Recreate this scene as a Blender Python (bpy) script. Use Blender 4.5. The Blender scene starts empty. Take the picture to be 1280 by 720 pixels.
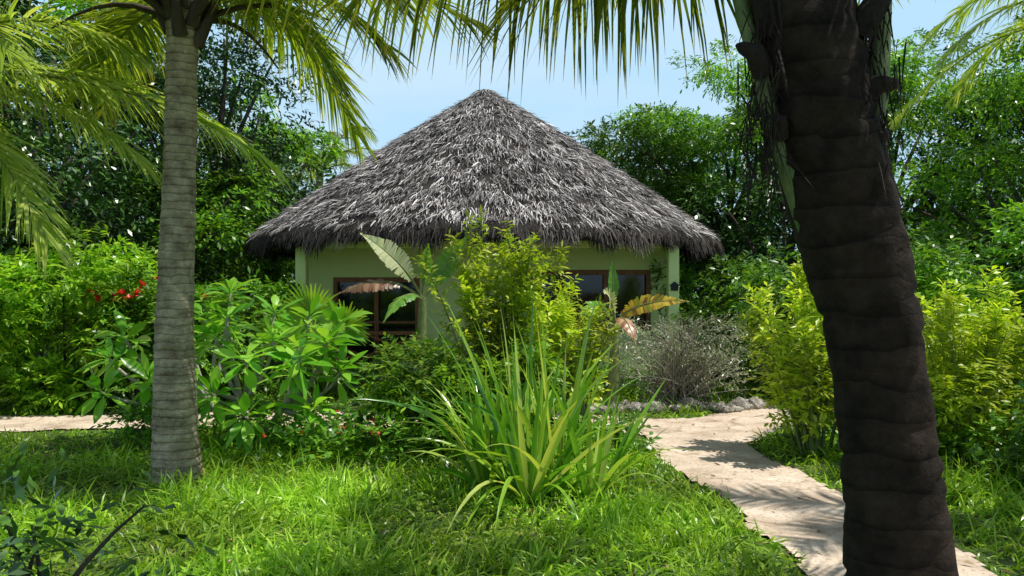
import bpy, math, bmesh
import numpy as np
from mathutils import Vector
rng = np.random.default_rng(11)
scene = bpy.context.scene
UP = np.array([0, 0, 1.0])

# ------------------------------------------------------------ helpers
def nrm(a):
    return a / np.maximum(np.linalg.norm(a, axis=-1, keepdims=True), 1e-9)

def clump3(p, s=1.0):
    x, y, z = p[..., 0] * s, p[..., 1] * s, p[..., 2] * s
    v = np.sin(x * 2.1 + 1.3 * np.sin(y * 1.7 + z)) + np.sin(y * 2.7 + 1.1 * np.sin(z * 2.3 + x)) + np.sin(z * 3.1 + 1.2 * np.sin(x * 2.9)) + 0.6 * np.sin(x * 6.1 + y * 5.3 + z * 7.7)
    return np.clip(v / 5.0 + 0.5, 0, 1)

class MB:
    def __init__(s, cs=1.0):
        s.v = []; s.f = []; s.fm = []; s.n = 0; s.t = []; s.c = []; s.cs = cs
    def add(s, V, F, mat=0, t=None, c=None):
        V = np.asarray(V, float).reshape(-1, 3); F = np.asarray(F, np.int64)
        s.v.append(V); s.f.append(F + s.n); s.fm.append(np.full(len(F), mat, np.int32))
        s.t.append(np.zeros(len(V)) if t is None else np.asarray(t, float).ravel())
        s.c.append(np.full(len(V), 0.5) if c is None else np.asarray(c, float).ravel())
        s.n += len(V)
    def build(s, name, mats, smooth=True, parent=None):
        V = np.concatenate(s.v)
        loops = np.concatenate([f.ravel() for f in s.f]).astype(np.int32)
        sizes = np.concatenate([np.full(len(f), f.shape[1]) for f in s.f])
        starts = np.concatenate([[0], np.cumsum(sizes)[:-1]]).astype(np.int32)
        me = bpy.data.meshes.new(name)
        me.vertices.add(len(V)); me.vertices.foreach_set("co", V.astype(np.float32).ravel())
        me.loops.add(len(loops)); me.loops.foreach_set("vertex_index", loops)
        me.polygons.add(len(sizes)); me.polygons.foreach_set("loop_start", starts)
        me.polygons.foreach_set("material_index", np.concatenate(s.fm))
        me.update(calc_edges=True)
        me.polygons.foreach_set("use_smooth", np.full(len(sizes), smooth))
        for nm, arr in (("t", s.t), ("clump", s.c)):
            a = me.attributes.new(nm, 'FLOAT', 'POINT')
            a.data.foreach_set("value", np.concatenate(arr).astype(np.float32))
        for m in (mats if isinstance(mats, (list, tuple)) else [mats]):
            me.materials.append(m)
        o = bpy.data.objects.new(name, me); scene.collection.objects.link(o)
        if parent: o.parent = parent
        return o

def p_leaf(t): return np.sin(np.pi * np.clip(t, 0.04, 0.985) ** 0.8)
def p_blade(t): return np.clip(1.02 - t ** 1.7, 0.03, 1) * (0.75 + 0.5 * t)
def p_strap(t): return np.clip((1.02 - t ** 3), 0.03, 1) * (0.7 + 0.5 * np.sin(np.pi * t))
def p_thatch(t): return 1.0 - 0.6 * t

def strips(mb, P, D, L, W, S=None, bend=0.0, nseg=2, prof=p_leaf, fold=0.0, mat=0, roll=0.35):
    P = np.asarray(P, float); N = len(P)
    if N == 0: return
    D = nrm(np.asarray(D, float))
    L = np.broadcast_to(L, (N,)).astype(float); W = np.broadcast_to(W, (N,)).astype(float)
    bend = np.broadcast_to(bend, (N,)).astype(float)
    K = nseg + 1; ts = np.linspace(0, 1, K)
    pts = np.empty((N, K, 3)); dd = np.empty((N, K, 3)); pts[:, 0] = P; dd[:, 0] = D
    for i in range(1, K):
        d = nrm(D + np.outer(bend * ts[i], [0, 0, -1.0]))
        dd[:, i] = d
        pts[:, i] = pts[:, i - 1] + d * (L / nseg)[:, None]
    if S is None:
        S = np.cross(D, UP) + rng.normal(0, roll, (N, 3))
    S = nrm(S - (S * D).sum(1, keepdims=True) * D)
    w = (W[:, None] * prof(ts)[None, :] / 2)[:, :, None]
    Sx = S[:, None, :]
    if fold:
        n = nrm(np.cross(np.broadcast_to(Sx, dd.shape), dd))
        cols = [pts - Sx * w, pts - n * w * fold, pts + Sx * w]
    else:
        cols = [pts - Sx * w, pts + Sx * w]
    C = len(cols)
    V = np.stack(cols, 2).reshape(-1, 3)
    base = (np.arange(N) * K * C)[:, None, None]
    i = np.arange(K - 1)[None, :, None] * C; c = np.arange(C - 1)[None, None, :]
    a = base + i + c
    F = np.stack([a, a + 1, a + 1 + C, a + C], -1).reshape(-1, 4)
    mb.add(V, F, mat, np.broadcast_to(ts[None, :, None], (N, K, C)), np.repeat(clump3(P, mb.cs), K * C))

def tube(mb, pts, rad, sides=8, mat=0):
    pts = np.asarray(pts, float); K = len(pts)
    rad = np.broadcast_to(rad, (K,)) if np.ndim(rad) < 2 else rad
    T = nrm(np.gradient(pts, axis=0))
    ref = np.array([0.0, 1, 0]) if abs(T[:, 1]).mean() < 0.8 else np.array([1.0, 0, 0])
    A = nrm(np.cross(T, ref)); B = np.cross(T, A)
    th = np.linspace(0, 2 * np.pi, sides, endpoint=False)
    R = rad[:, None] if np.ndim(rad) < 2 else rad
    ring = pts[:, None] + (A[:, None] * np.cos(th)[None, :, None] + B[:, None] * np.sin(th)[None, :, None]) * R[..., None]
    i = np.arange(K - 1)[:, None] * sides; j = np.arange(sides)[None]; j2 = (j + 1) % sides
    F = np.stack([i + j, i + sides + j, i + sides + j2, i + j2], -1).reshape(-1, 4)
    mb.add(ring.reshape(-1, 3), F, mat, np.repeat(np.linspace(0, 1, K), sides))

def bez(P0, P1, P2, t):
    P0, P1, P2 = map(lambda q: np.asarray(q, float), (P0, P1, P2)); t = np.asarray(t)[:, None]
    return (1 - t) ** 2 * P0 + 2 * t * (1 - t) * P1 + t * t * P2

def frond(mb, P0, P1, P2, n=75, L=0.8, W=0.034, hang=1.0, t0=0.14, r0=0.03, mleaf=0, mrib=1, fwd=0.5, banana=False, facing=None):
    t = np.linspace(t0, 1.0, n); h = 1e-3
    tt = np.linspace(0, 1, 22)
    tube(mb, bez(P0, P1, P2, tt), r0 * (1 - 0.85 * tt), 6, mrib)
    for s in (-1, 1):
        tj = np.clip(t + rng.normal(0, 0.002, n), 0, 1)
        p = bez(P0, P1, P2, tj); T = nrm(bez(P0, P1, P2, tj + h) - bez(P0, P1, P2, tj - h))
        fv = UP if facing is None else nrm(np.array(facing, float))
        side = nrm(np.cross(T, fv)); up2 = np.cross(side, T)
        if banana:
            D = side * s + T * (0.15 + 0.4 * tj[:, None]) + up2 * 0.25 + rng.normal(0, 0.06, (n, 3))
            ln = L * (np.sin(np.pi * np.clip((t - t0) / (1 - t0), 0.06, 0.97) ** 0.75)) * rng.uniform(0.88, 1.02, n)
            strips(mb, p, D, ln, W * rng.uniform(0.85, 1.15, n), S=T, bend=hang * rng.uniform(0.6, 1.4, n), nseg=3,
                   prof=lambda q: 1 - 0.35 * q, mat=mleaf)
        else:
            D = side * s * (1.0 - 0.4 * tj[:, None]) + T * (fwd + 0.6 * tj[:, None] ** 2) + up2 * 0.25 + rng.normal(0, 0.09, (n, 3))
            u = (t - t0) / (1 - t0)
            ln = L * (0.45 + 0.6 * np.sin(np.pi * np.clip(u * 0.85 + 0.1, 0, 1))) * rng.uniform(0.78, 1.1, n)
            strips(mb, p, D, ln, W * rng.uniform(0.75, 1.2, n), S=T + rng.normal(0, 0.3, (n, 3)), bend=hang * rng.uniform(0.5, 1.6, n),
                   nseg=4, prof=p_blade, mat=mleaf)

def sprigs(mb, P, D, L, k, lL, lW, bend=0.4, mat=0, nseg=2, fold=0.0, prof=p_leaf, droop=0.3, ang=0.85):
    N = len(P); D = nrm(D)
    side = nrm(np.cross(D, UP + rng.normal(0, 0.4, (N, 3))))
    ts = np.linspace(0.1, 1, k)
    PP = []; DD = []
    for q, t in enumerate(ts):
        s = 1 if q % 2 else -1
        if q == k - 1: s = 0
        pos = P + D * (L * t)[:, None]; pos[:, 2] -= droop * L * t * t
        PP.append(pos); DD.append(D * 0.6 + side * s * ang + rng.normal(0, 0.18, (N, 3)) - np.array([0, 0, droop * 0.6]) * t)
    PP = np.concatenate(PP); DD = np.concatenate(DD); M = len(PP)
    strips(mb, PP, DD, lL * rng.uniform(0.6, 1.15, M), lW * rng.uniform(0.7, 1.15, M), bend=bend, nseg=nseg, fold=fold, prof=prof, mat=mat)

def rdir(n):
    return nrm(rng.normal(0, 1, (n, 3)))

def foliage(mb, centers, crad, nsp, k, spL, lL, lW, flat=0.7, upb=0.3, mat=0, **kw):
    centers = np.asarray(centers, float); n = len(centers)
    crad = np.broadcast_to(crad, (n,))
    idx = rng.integers(0, n, nsp)
    d = rdir(nsp); r = crad[idx] * rng.uniform(0.15, 1, nsp) ** 0.45
    off = d * r[:, None]; off[:, 2] *= flat
    P = centers[idx] + off
    D = d * 0.9 + rdir(nsp) * 0.55 + UP * upb
    sprigs(mb, P, D, spL * rng.uniform(0.6, 1.2, nsp), k, lL, lW, mat=mat, **kw)

# ------------------------------------------------------------ materials
def new_mat(name):
    m = bpy.data.materials.new(name); m.use_nodes = True
    nt = m.node_tree; nt.nodes.clear()
    out = nt.nodes.new('ShaderNodeOutputMaterial')
    return m, nt, out

def N(nt, t, **kw):
    n = nt.nodes.new(t)
    for a, b in kw.items(): setattr(n, a, b)
    return n

def ramp(nt, fac, stops):
    r = N(nt, 'ShaderNodeValToRGB'); e = r.color_ramp.elements
    while len(e) < len(stops): e.new(0.5)
    for i, (p, c) in enumerate(stops):
        e[i].position = p; e[i].color = (*c, 1)
    nt.links.new(fac, r.inputs[0]); return r.outputs[0]

def leaf_mat(name, cols, trans=0.4, rough=0.34, spec=0.5, tip=None, tcol=None, clump=(0.5, 1.3)):
    m, nt, out = new_mat(name); l = nt.links
    g = N(nt, 'ShaderNodeNewGeometry')
    st = [(i / (len(cols) - 1) if len(cols) > 1 else 0, c) for i, c in enumerate(cols)]
    col = ramp(nt, g.outputs['Random Per Island'], st)
    ca = N(nt, 'ShaderNodeAttribute', attribute_name='clump')
    mr = N(nt, 'ShaderNodeMapRange'); mr.inputs[1].default_value = 0.15; mr.inputs[2].default_value = 0.85
    mr.inputs[3].default_value = clump[0]; mr.inputs[4].default_value = clump[1]
    l.new(ca.outputs['Fac'], mr.inputs[0])
    mx = N(nt, 'ShaderNodeVectorMath', operation='SCALE'); l.new(col, mx.inputs[0]); l.new(mr.outputs[0], mx.inputs['Scale'])
    c = mx.outputs[0]
    if tip:
        at = N(nt, 'ShaderNodeAttribute', attribute_name='t')
        mm = N(nt, 'ShaderNodeMapRange'); mm.inputs[1].default_value = tip[0]; mm.inputs[2].default_value = 1.0
        l.new(at.outputs['Fac'], mm.inputs[0])
        mi = N(nt, 'ShaderNodeMix', data_type='RGBA'); l.new(mm.outputs[0], mi.inputs[0]); l.new(c, mi.inputs[6]); mi.inputs[7].default_value = (*tip[1], 1)
        c = mi.outputs[2]
    b = N(nt, 'ShaderNodeBsdfPrincipled'); l.new(c, b.inputs['Base Color'])
    b.inputs['Roughness'].default_value = rough; b.inputs['Specular IOR Level'].default_value = spec
    if trans > 0:
        tr = N(nt, 'ShaderNodeBsdfTranslucent')
        ts = N(nt, 'ShaderNodeVectorMath', operation='MULTIPLY'); l.new(c, ts.inputs[0]); ts.inputs[1].default_value = tcol or (1.7, 1.5, 0.6)
        l.new(ts.outputs[0], tr.inputs[0])
        ms = N(nt, 'ShaderNodeMixShader'); ms.inputs[0].default_value = trans
        l.new(b.outputs[0], ms.inputs[1]); l.new(tr.outputs[0], ms.inputs[2]); l.new(ms.outputs[0], out.inputs[0])
    else:
        l.new(b.outputs[0], out.inputs[0])
    return m

def solid_mat(name, cols, scale=4, rough=0.8, bump=0.3, bscale=None, stretch=(1, 1, 1), detail=5, spec=0.3, extra=None):
    m, nt, out = new_mat(name); l = nt.links
    tc = N(nt, 'ShaderNodeTexCoord'); mp = N(nt, 'ShaderNodeMapping'); mp.inputs['Scale'].default_value = stretch
    l.new(tc.outputs['Object'], mp.inputs[0])
    no = N(nt, 'ShaderNodeTexNoise'); no.inputs['Scale'].default_value = scale; no.inputs['Detail'].default_value = detail; no.inputs['Roughness'].default_value = 0.65
    l.new(mp.outputs[0], no.inputs['Vector'])
    k = len(cols)
    col = ramp(nt, no.outputs[0], [(0.3 + 0.4 * i / max(k - 1, 1), c) for i, c in enumerate(cols)])
    b = N(nt, 'ShaderNodeBsdfPrincipled'); b.inputs['Roughness'].default_value = rough; b.inputs['Specular IOR Level'].default_value = spec
    l.new(col, b.inputs['Base Color'])
    n2 = N(nt, 'ShaderNodeTexNoise'); n2.inputs['Scale'].default_value = bscale or scale * 5; n2.inputs['Detail'].default_value = 4
    l.new(mp.outputs[0], n2.inputs['Vector'])
    bp = N(nt, 'ShaderNodeBump'); bp.inputs['Strength'].default_value = bump; bp.inputs['Distance'].default_value = 0.03
    l.new(n2.outputs[0], bp.inputs['Height']); l.new(bp.outputs[0], b.inputs['Normal'])
    l.new(b.outputs[0], out.inputs[0])
    if extra: extra(nt, b, col, tc, bp)
    return m

M_grass = leaf_mat('grass_blades', [(0.12, 0.28, 0.015), (0.26, 0.50, 0.025), (0.40, 0.66, 0.045), (0.54, 0.74, 0.10)], trans=0.4, clump=(0.55, 1.15), tcol=(1.2, 1.2, 0.5))
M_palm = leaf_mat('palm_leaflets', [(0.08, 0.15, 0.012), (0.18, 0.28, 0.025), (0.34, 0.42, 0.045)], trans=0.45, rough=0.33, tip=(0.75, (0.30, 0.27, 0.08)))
M_palmSun = leaf_mat('palm_leaflets_painted_sun', [(0.28, 0.43, 0.04), (0.44, 0.58, 0.09), (0.60, 0.66, 0.17)], trans=0.5, rough=0.3, clump=(0.85, 1.1), tcol=(1.25, 1.25, .6))  # sunlight put into the leaflet colour: a brighter copy of the palm leaf tone
M_rib = solid_mat('palm_rib', [(0.14, 0.2, 0.04), (0.22, 0.26, 0.06)], 8, 0.5, 0.1)
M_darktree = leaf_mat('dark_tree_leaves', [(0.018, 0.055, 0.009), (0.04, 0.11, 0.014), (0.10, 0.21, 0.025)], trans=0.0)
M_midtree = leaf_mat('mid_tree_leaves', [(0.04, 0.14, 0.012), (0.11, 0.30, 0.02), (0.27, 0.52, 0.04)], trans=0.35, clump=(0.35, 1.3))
M_bright = leaf_mat('bright_bush_leaves', [(0.12, 0.30, 0.02), (0.26, 0.50, 0.03), (0.42, 0.64, 0.05)], trans=0.45, clump=(0.5, 1.2), tcol=(1.2, 1.2, .5))
M_yellow = leaf_mat('yellow_green_leaves', [(0.30, 0.49, 0.02), (0.53, 0.68, 0.035), (0.74, 0.80, 0.10)], trans=0.45, clump=(0.55, 1.1), tcol=(1.15, 1.15, .5))
M_frangi = leaf_mat('frangipani_leaves', [(0.10, 0.34, 0.02), (0.22, 0.52, 0.035), (0.40, 0.68, 0.08)], trans=0.4, rough=0.28, clump=(0.8, 1.15), tcol=(1.2, 1.2, .5))
M_strap = leaf_mat('strap_leaves', [(0.08, 0.27, 0.02), (0.18, 0.44, 0.03), (0.34, 0.56, 0.05), (0.62, 0.70, 0.18)], trans=0.35, rough=0.2, spec=0.9, clump=(0.85, 1.1), tcol=(1.3, 1.2, .5))
M_cover = leaf_mat('ground_cover_leaves', [(0.04, 0.13, 0.012), (0.10, 0.25, 0.02), (0.20, 0.40, 0.03)], trans=0.25)
M_dry = leaf_mat('dry_shrub_leaves', [(0.28, 0.29, 0.17), (0.42, 0.43, 0.3), (0.3, 0.42, 0.14)], trans=0.25, tcol=(1, 1, 0.9))
M_bangreen = leaf_mat('banana_leaf_green', [(0.13, 0.36, 0.03), (0.24, 0.5, 0.07)], trans=0.45, clump=(0.8, 1.1))
M_banpale = leaf_mat('banana_leaf_pale', [(0.5, 0.6, 0.2), (0.8, 0.78, 0.48), (0.6, 0.68, 0.35)], trans=0.35, tcol=(1.1, 1.1, 0.7), clump=(0.85, 1.1))
M_banbrown = leaf_mat('banana_leaf_dry', [(0.25, 0.10, 0.045), (0.55, 0.36, 0.22)], trans=0.3, tcol=(1.2, 0.9, 0.6))
M_banyel = leaf_mat('banana_leaf_yellow', [(0.7, 0.48, 0.03), (0.8, 0.64, 0.08), (0.35, 0.16, 0.03), (0.35, 0.5, 0.05)], trans=0.35, tcol=(1.2, 1, 0.5))
M_flower = leaf_mat('red_petals', [(0.55, 0.03, 0.02), (0.75, 0.1, 0.04)], trans=0.3, tcol=(1.2, 0.6, 0.6))
M_litter = leaf_mat('dead_leaves', [(0.12, 0.06, 0.025), (0.25, 0.15, 0.06), (0.34, 0.25, 0.12)], trans=0.0)
M_bark = solid_mat('bark', [(0.04, 0.03, 0.022), (0.11, 0.085, 0.06)], 6, 0.9, 0.6, stretch=(1, 1, 0.3), detail=3)
M_twig = solid_mat('grey_twigs', [(0.28, 0.24, 0.2), (0.5, 0.44, 0.38)], 9, 0.9, 0.3, detail=2)
M_stemg = solid_mat('green_stems', [(0.10, 0.15, 0.045), (0.22, 0.26, 0.10)], 9, 0.6, 0.2, detail=3)
M_boot = solid_mat('palm_boots', [(0.012, 0.009, 0.008), (0.04, 0.028, 0.02)], 9, 0.9, 0.5)
M_thatch = leaf_mat('thatch_straw', [(0.03, 0.026, 0.025), (0.16, 0.142, 0.136), (0.44, 0.405, 0.39), (0.92, 0.88, 0.85)], trans=0.0, rough=0.7, spec=0.25, clump=(0.6, 1.12))  # palest straw tones put sunlit highlights into the strand colour
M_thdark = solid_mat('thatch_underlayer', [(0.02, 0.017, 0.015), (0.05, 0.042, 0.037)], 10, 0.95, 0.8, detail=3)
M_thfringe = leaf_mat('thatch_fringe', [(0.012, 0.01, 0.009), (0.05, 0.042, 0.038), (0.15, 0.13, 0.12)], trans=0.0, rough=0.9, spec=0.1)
M_wall = solid_mat('lime_plaster', [(0.70, 0.80, 0.33), (0.76, 0.85, 0.39), (0.82, 0.88, 0.46)], 1.6, 0.85, 0.12, bscale=25, detail=3)
M_wood = solid_mat('brown_wood', [(0.16, 0.06, 0.025), (0.36, 0.16, 0.07)], 6, 0.5, 0.25, stretch=(6, 6, 1), detail=3)
M_slab = solid_mat('veranda_floor', [(0.32, 0.3, 0.24), (0.42, 0.4, 0.33)], 3, 0.8, 0.15)
M_stone = solid_mat('coral_rock', [(0.12, 0.10, 0.085), (0.30, 0.27, 0.24), (0.58, 0.54, 0.48)], 9, 0.9, 0.9)
M_black = solid_mat('black_painted_metal', [(0.012, 0.012, 0.012), (0.02, 0.02, 0.02)], 6, 0.4, 0.05)
m, nt, out = new_mat('window_glass'); M_glass = m
b = N(nt, 'ShaderNodeBsdfPrincipled'); b.inputs['Base Color'].default_value = (0.012, 0.013, 0.014, 1); b.inputs['Roughness'].default_value = 0.06
no = N(nt, 'ShaderNodeTexNoise'); no.inputs['Scale'].default_value = 1.3
bp = N(nt, 'ShaderNodeBump'); bp.inputs['Strength'].default_value = 0.08; nt.links.new(no.outputs[0], bp.inputs['Height']); nt.links.new(bp.outputs[0], b.inputs['Normal'])
nt.links.new(b.outputs[0], out.inputs[0])

def palm_trunk_mat(name, dark, light, freq, ringdark=(0.25, 0.22, 0.2)):
    m, nt, out = new_mat(name); l = nt.links
    tc = N(nt, 'ShaderNodeTexCoord')
    wv = N(nt, 'ShaderNodeTexWave', wave_type='BANDS', bands_direction='Z', wave_profile='SAW')
    wv.inputs['Scale'].default_value = freq; wv.inputs['Distortion'].default_value = 2.2; wv.inputs['Detail'].default_value = 3; wv.inputs['Detail Scale'].default_value = 2.0
    l.new(tc.outputs['Object'], wv.inputs['Vector'])
    no = N(nt, 'ShaderNodeTexNoise'); no.inputs['Scale'].default_value = 7; no.inputs['Detail'].default_value = 8; no.inputs['Roughness'].default_value = 0.72
    l.new(tc.outputs['Object'], no.inputs['Vector'])
    c1 = ramp(nt, no.outputs[0], [(0.3, dark), (0.5, tuple((a + b) / 2 for a, b in zip(dark, light))), (0.68, light)])
    mi = N(nt, 'ShaderNodeMix', data_type='RGBA', blend_type='MULTIPLY'); mi.inputs[0].default_value = 0.8
    c2 = ramp(nt, wv.outputs[0], [(0.0, ringdark), (0.22, (0.9, 0.9, 0.88)), (1.0, (1, 1, 1))])
    l.new(c1, mi.inputs[6]); l.new(c2, mi.inputs[7])
    b = N(nt, 'ShaderNodeBsdfPrincipled'); b.inputs['Roughness'].default_value = 0.9; b.inputs['Specular IOR Level'].default_value = 0.2
    l.new(mi.outputs[2], b.inputs['Base Color'])
    bp = N(nt, 'ShaderNodeBump'); bp.inputs['Strength'].default_value = 1.0; bp.inputs['Distance'].default_value = 0.025
    ad = N(nt, 'ShaderNodeMath', operation='ADD'); l.new(wv.outputs[0], ad.inputs[0]); l.new(no.outputs[0], ad.inputs[1])
    l.new(ad.outputs[0], bp.inputs['Height']); l.new(bp.outputs[0], b.inputs['Normal']); l.new(b.outputs[0], out.inputs[0])
    return m
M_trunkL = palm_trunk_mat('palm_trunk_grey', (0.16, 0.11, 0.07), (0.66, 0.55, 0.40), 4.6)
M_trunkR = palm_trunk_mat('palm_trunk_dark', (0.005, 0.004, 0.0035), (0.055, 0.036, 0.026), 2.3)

M_ground = solid_mat('soil_and_turf', [(0.03, 0.06, 0.012), (0.06, 0.10, 0.02), (0.12, 0.10, 0.05)], 1.5, 0.95, 0.6, bscale=30)
def path_extra(nt, b, col, tc, bp):
    l = nt.links
    v = N(nt, 'ShaderNodeTexVoronoi', feature='DISTANCE_TO_EDGE'); v.inputs['Scale'].default_value = 1.1
    dn = N(nt, 'ShaderNodeTexNoise'); dn.inputs['Scale'].default_value = 2.5; dn.inputs['Detail'].default_value = 5
    l.new(tc.outputs['Object'], dn.inputs['Vector'])
    mx = N(nt, 'ShaderNodeMix', data_type='RGBA'); mx.inputs[0].default_value = 0.4
    l.new(tc.outputs['Object'], mx.inputs[6]); l.new(dn.outputs['Color'], mx.inputs[7]); l.new(mx.outputs[2], v.inputs['Vector'])
    cr = ramp(nt, v.outputs[0], [(0.0, (0.6, 0.55, 0.5)), (0.012, (0.85, 0.82, 0.78)), (0.03, (1, 1, 1))])
    mi = N(nt, 'ShaderNodeMix', data_type='RGBA', blend_type='MULTIPLY'); mi.inputs[0].default_value = 0.8
    l.new(col, mi.inputs[6]); l.new(cr, mi.inputs[7])
    sp = N(nt, 'ShaderNodeTexNoise'); sp.inputs['Scale'].default_value = 38; sp.inputs['Detail'].default_value = 3
    l.new(tc.outputs['Object'], sp.inputs['Vector'])
    c3 = ramp(nt, sp.outputs[0], [(0.34, (0.6, 0.55, 0.5)), (0.46, (1, 1, 1))])
    m2 = N(nt, 'ShaderNodeMix', data_type='RGBA', blend_type='MULTIPLY'); m2.inputs[0].default_value = 0.8
    l.new(mi.outputs[2], m2.inputs[6]); l.new(c3, m2.inputs[7]); l.new(m2.outputs[2], b.inputs['Base Color'])
M_path = solid_mat('coral_concrete_path', [(0.38, 0.28, 0.20), (0.60, 0.48, 0.37), (0.74, 0.62, 0.50)], 2.2, 0.9, 0.5, bscale=12, extra=path_extra)

# ------------------------------------------------------------ camera / light / world
cam = bpy.data.cameras.new('camera'); co = bpy.data.objects.new('camera', cam); scene.collection.objects.link(co)
cam.sensor_width = 36; cam.lens = 28.1; cam.clip_end = 2000; cam.clip_start = 0.05
co.location = (0, 0, 1.6); co.rotation_euler = (math.radians(90.1), 0, 0); scene.camera = co
sv = Vector((0.40, 0.00, 0.90)).normalized()
sl = bpy.data.lights.new('sun', 'SUN'); sl.energy = 5.0; sl.angle = math.radians(0.5); sl.color = (1, 0.97, 0.89)
so = bpy.data.objects.new('sun', sl); scene.collection.objects.link(so); so.rotation_euler = sv.to_track_quat('Z', 'Y').to_euler()
w = bpy.data.worlds.new("World"); scene.world = w; w.use_nodes = True; nt = w.node_tree; nt.nodes.clear()
wo = N(nt, 'ShaderNodeOutputWorld'); bg = N(nt, 'ShaderNodeBackground'); sky = N(nt, 'ShaderNodeTexSky', sky_type='NISHITA')
sky.sun_disc = False; sky.sun_elevation = math.asin(sv.z); sky.sun_rotation = math.atan2(sv.x, sv.y); sky.dust_density = 1.0; sky.air_density = 1.0
bg.inputs[1].default_value = 0.085
tc = N(nt, 'ShaderNodeTexCoord'); mp = N(nt, 'ShaderNodeMapping'); mp.inputs['Scale'].default_value = (1, 1, 2.5)
cn = N(nt, 'ShaderNodeTexNoise'); cn.inputs['Scale'].default_value = 2.2; cn.inputs['Detail'].default_value = 6
sx = N(nt, 'ShaderNodeSeparateXYZ'); nt.links.new(tc.outputs['Generated'], sx.inputs[0])
nt.links.new(tc.outputs['Generated'], mp.inputs[0]); nt.links.new(mp.outputs[0], cn.inputs['Vector'])
cr = N(nt, 'ShaderNodeMapRange'); cr.inputs[1].default_value = 0.5; cr.inputs[2].default_value = 0.8; cr.inputs[3].default_value = 0.0; cr.inputs[4].default_value = 0.5
nt.links.new(cn.outputs[0], cr.inputs[0])
hz = N(nt, 'ShaderNodeMapRange'); hz.inputs[1].default_value = 0.34; hz.inputs[2].default_value = 0.6; hz.inputs[3].default_value = 1.0; hz.inputs[4].default_value = 0.0
nt.links.new(sx.outputs[2], hz.inputs[0])
m1 = N(nt, 'ShaderNodeMix', data_type='RGBA'); m1.inputs[7].default_value = (6.0, 9.2, 11.8, 1)
nt.links.new(hz.outputs[0], m1.inputs[0]); nt.links.new(sky.outputs[0], m1.inputs[6])
mi = N(nt, 'ShaderNodeMix', data_type='RGBA'); mi.inputs[7].default_value = (11, 11.4, 11.8, 1)
nt.links.new(cr.outputs[0], mi.inputs[0]); nt.links.new(m1.outputs[2], mi.inputs[6]); nt.links.new(mi.outputs[2], bg.inputs[0]); nt.links.new(bg.outputs[0], wo.inputs[0])
scene.view_settings.view_transform = 'Standard'; scene.view_settings.look = 'None'; scene.view_settings.exposure = 0

# ------------------------------------------------------------ ground & path
def wob(x, y):
    return (np.sin(x * 1.7 + y * 0.6 + 1) + np.sin(y * 2.3 - x * 1.1) + np.sin(x * 4.1 + y * 3.3 + 2) * 0.5 + np.sin(y * 6.3 - x * 5.2) * 0.3) / 2.8
mb = MB()
g = 400.0
mb.add([(-g, -g, 0), (g, -g, 0), (g, g, 0), (-g, g, 0)], [[0, 1, 2, 3]])
mb.build('ground', M_ground)

PATHS = [([(2.25, 0.5), (2.2, 3.5), (2.12, 5.4), (2.08, 6.3), (1.92, 7.3), (1.9, 8.1), (2.05, 9.2)], 0.52),
         ([(2.0, 8.6), (2.6, 9.4), (3.6, 10.3), (5.5, 11.6), (9, 13)], 0.55),
         ([(2.2, 9.2), (0.5, 9.6), (-3, 9.8), (-5.5, 9.5), (-12, 9.2)], 0.55)]
def seg_dist(x, y, a, b):
    ax, ay = a; bx, by = b; dx, dy = bx - ax, by - ay
    t = np.clip(((x - ax) * dx + (y - ay) * dy) / (dx * dx + dy * dy), 0, 1)
    return np.hypot(x - ax - t * dx, y - ay - t * dy)
def path_sd(x, y):
    d = np.full(np.shape(x), 99.0)
    for pl, hw in PATHS:
        for a, b in zip(pl[:-1], pl[1:]):
            d = np.minimum(d, seg_dist(x, y, a, b) - hw)
    return d + 0.08 * wob(x * 2.2, y * 2.2) + 0.03 * wob(x * 7, y * 7)
c = 0.04
gx = np.arange(-12, 8, c); gy = np.arange(0.5, 13, c)
X, Y = np.meshgrid(gx, gy)
Z = 0.018 + 0.006 * wob(X * 2, Y * 2)
V = np.stack([X, Y, Z], -1).reshape(-1, 3)
nx = len(gx); ny = len(gy)
I, J = np.meshgrid(np.arange(nx - 1), np.arange(ny - 1))
a = (J * nx + I).ravel()
keep = (path_sd(X[:-1, :-1] + c / 2, Y[:-1, :-1] + c / 2) < 0).ravel()
a = a[keep]
used = np.zeros(len(V), bool); F = np.stack([a, a + 1, a + 1 + nx, a + nx], -1); used[F.ravel()] = True
remap = np.cumsum(used) - 1
mb = MB(); mb.add(V[used], remap[F]); mb.build('garden_path', M_path)

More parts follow.
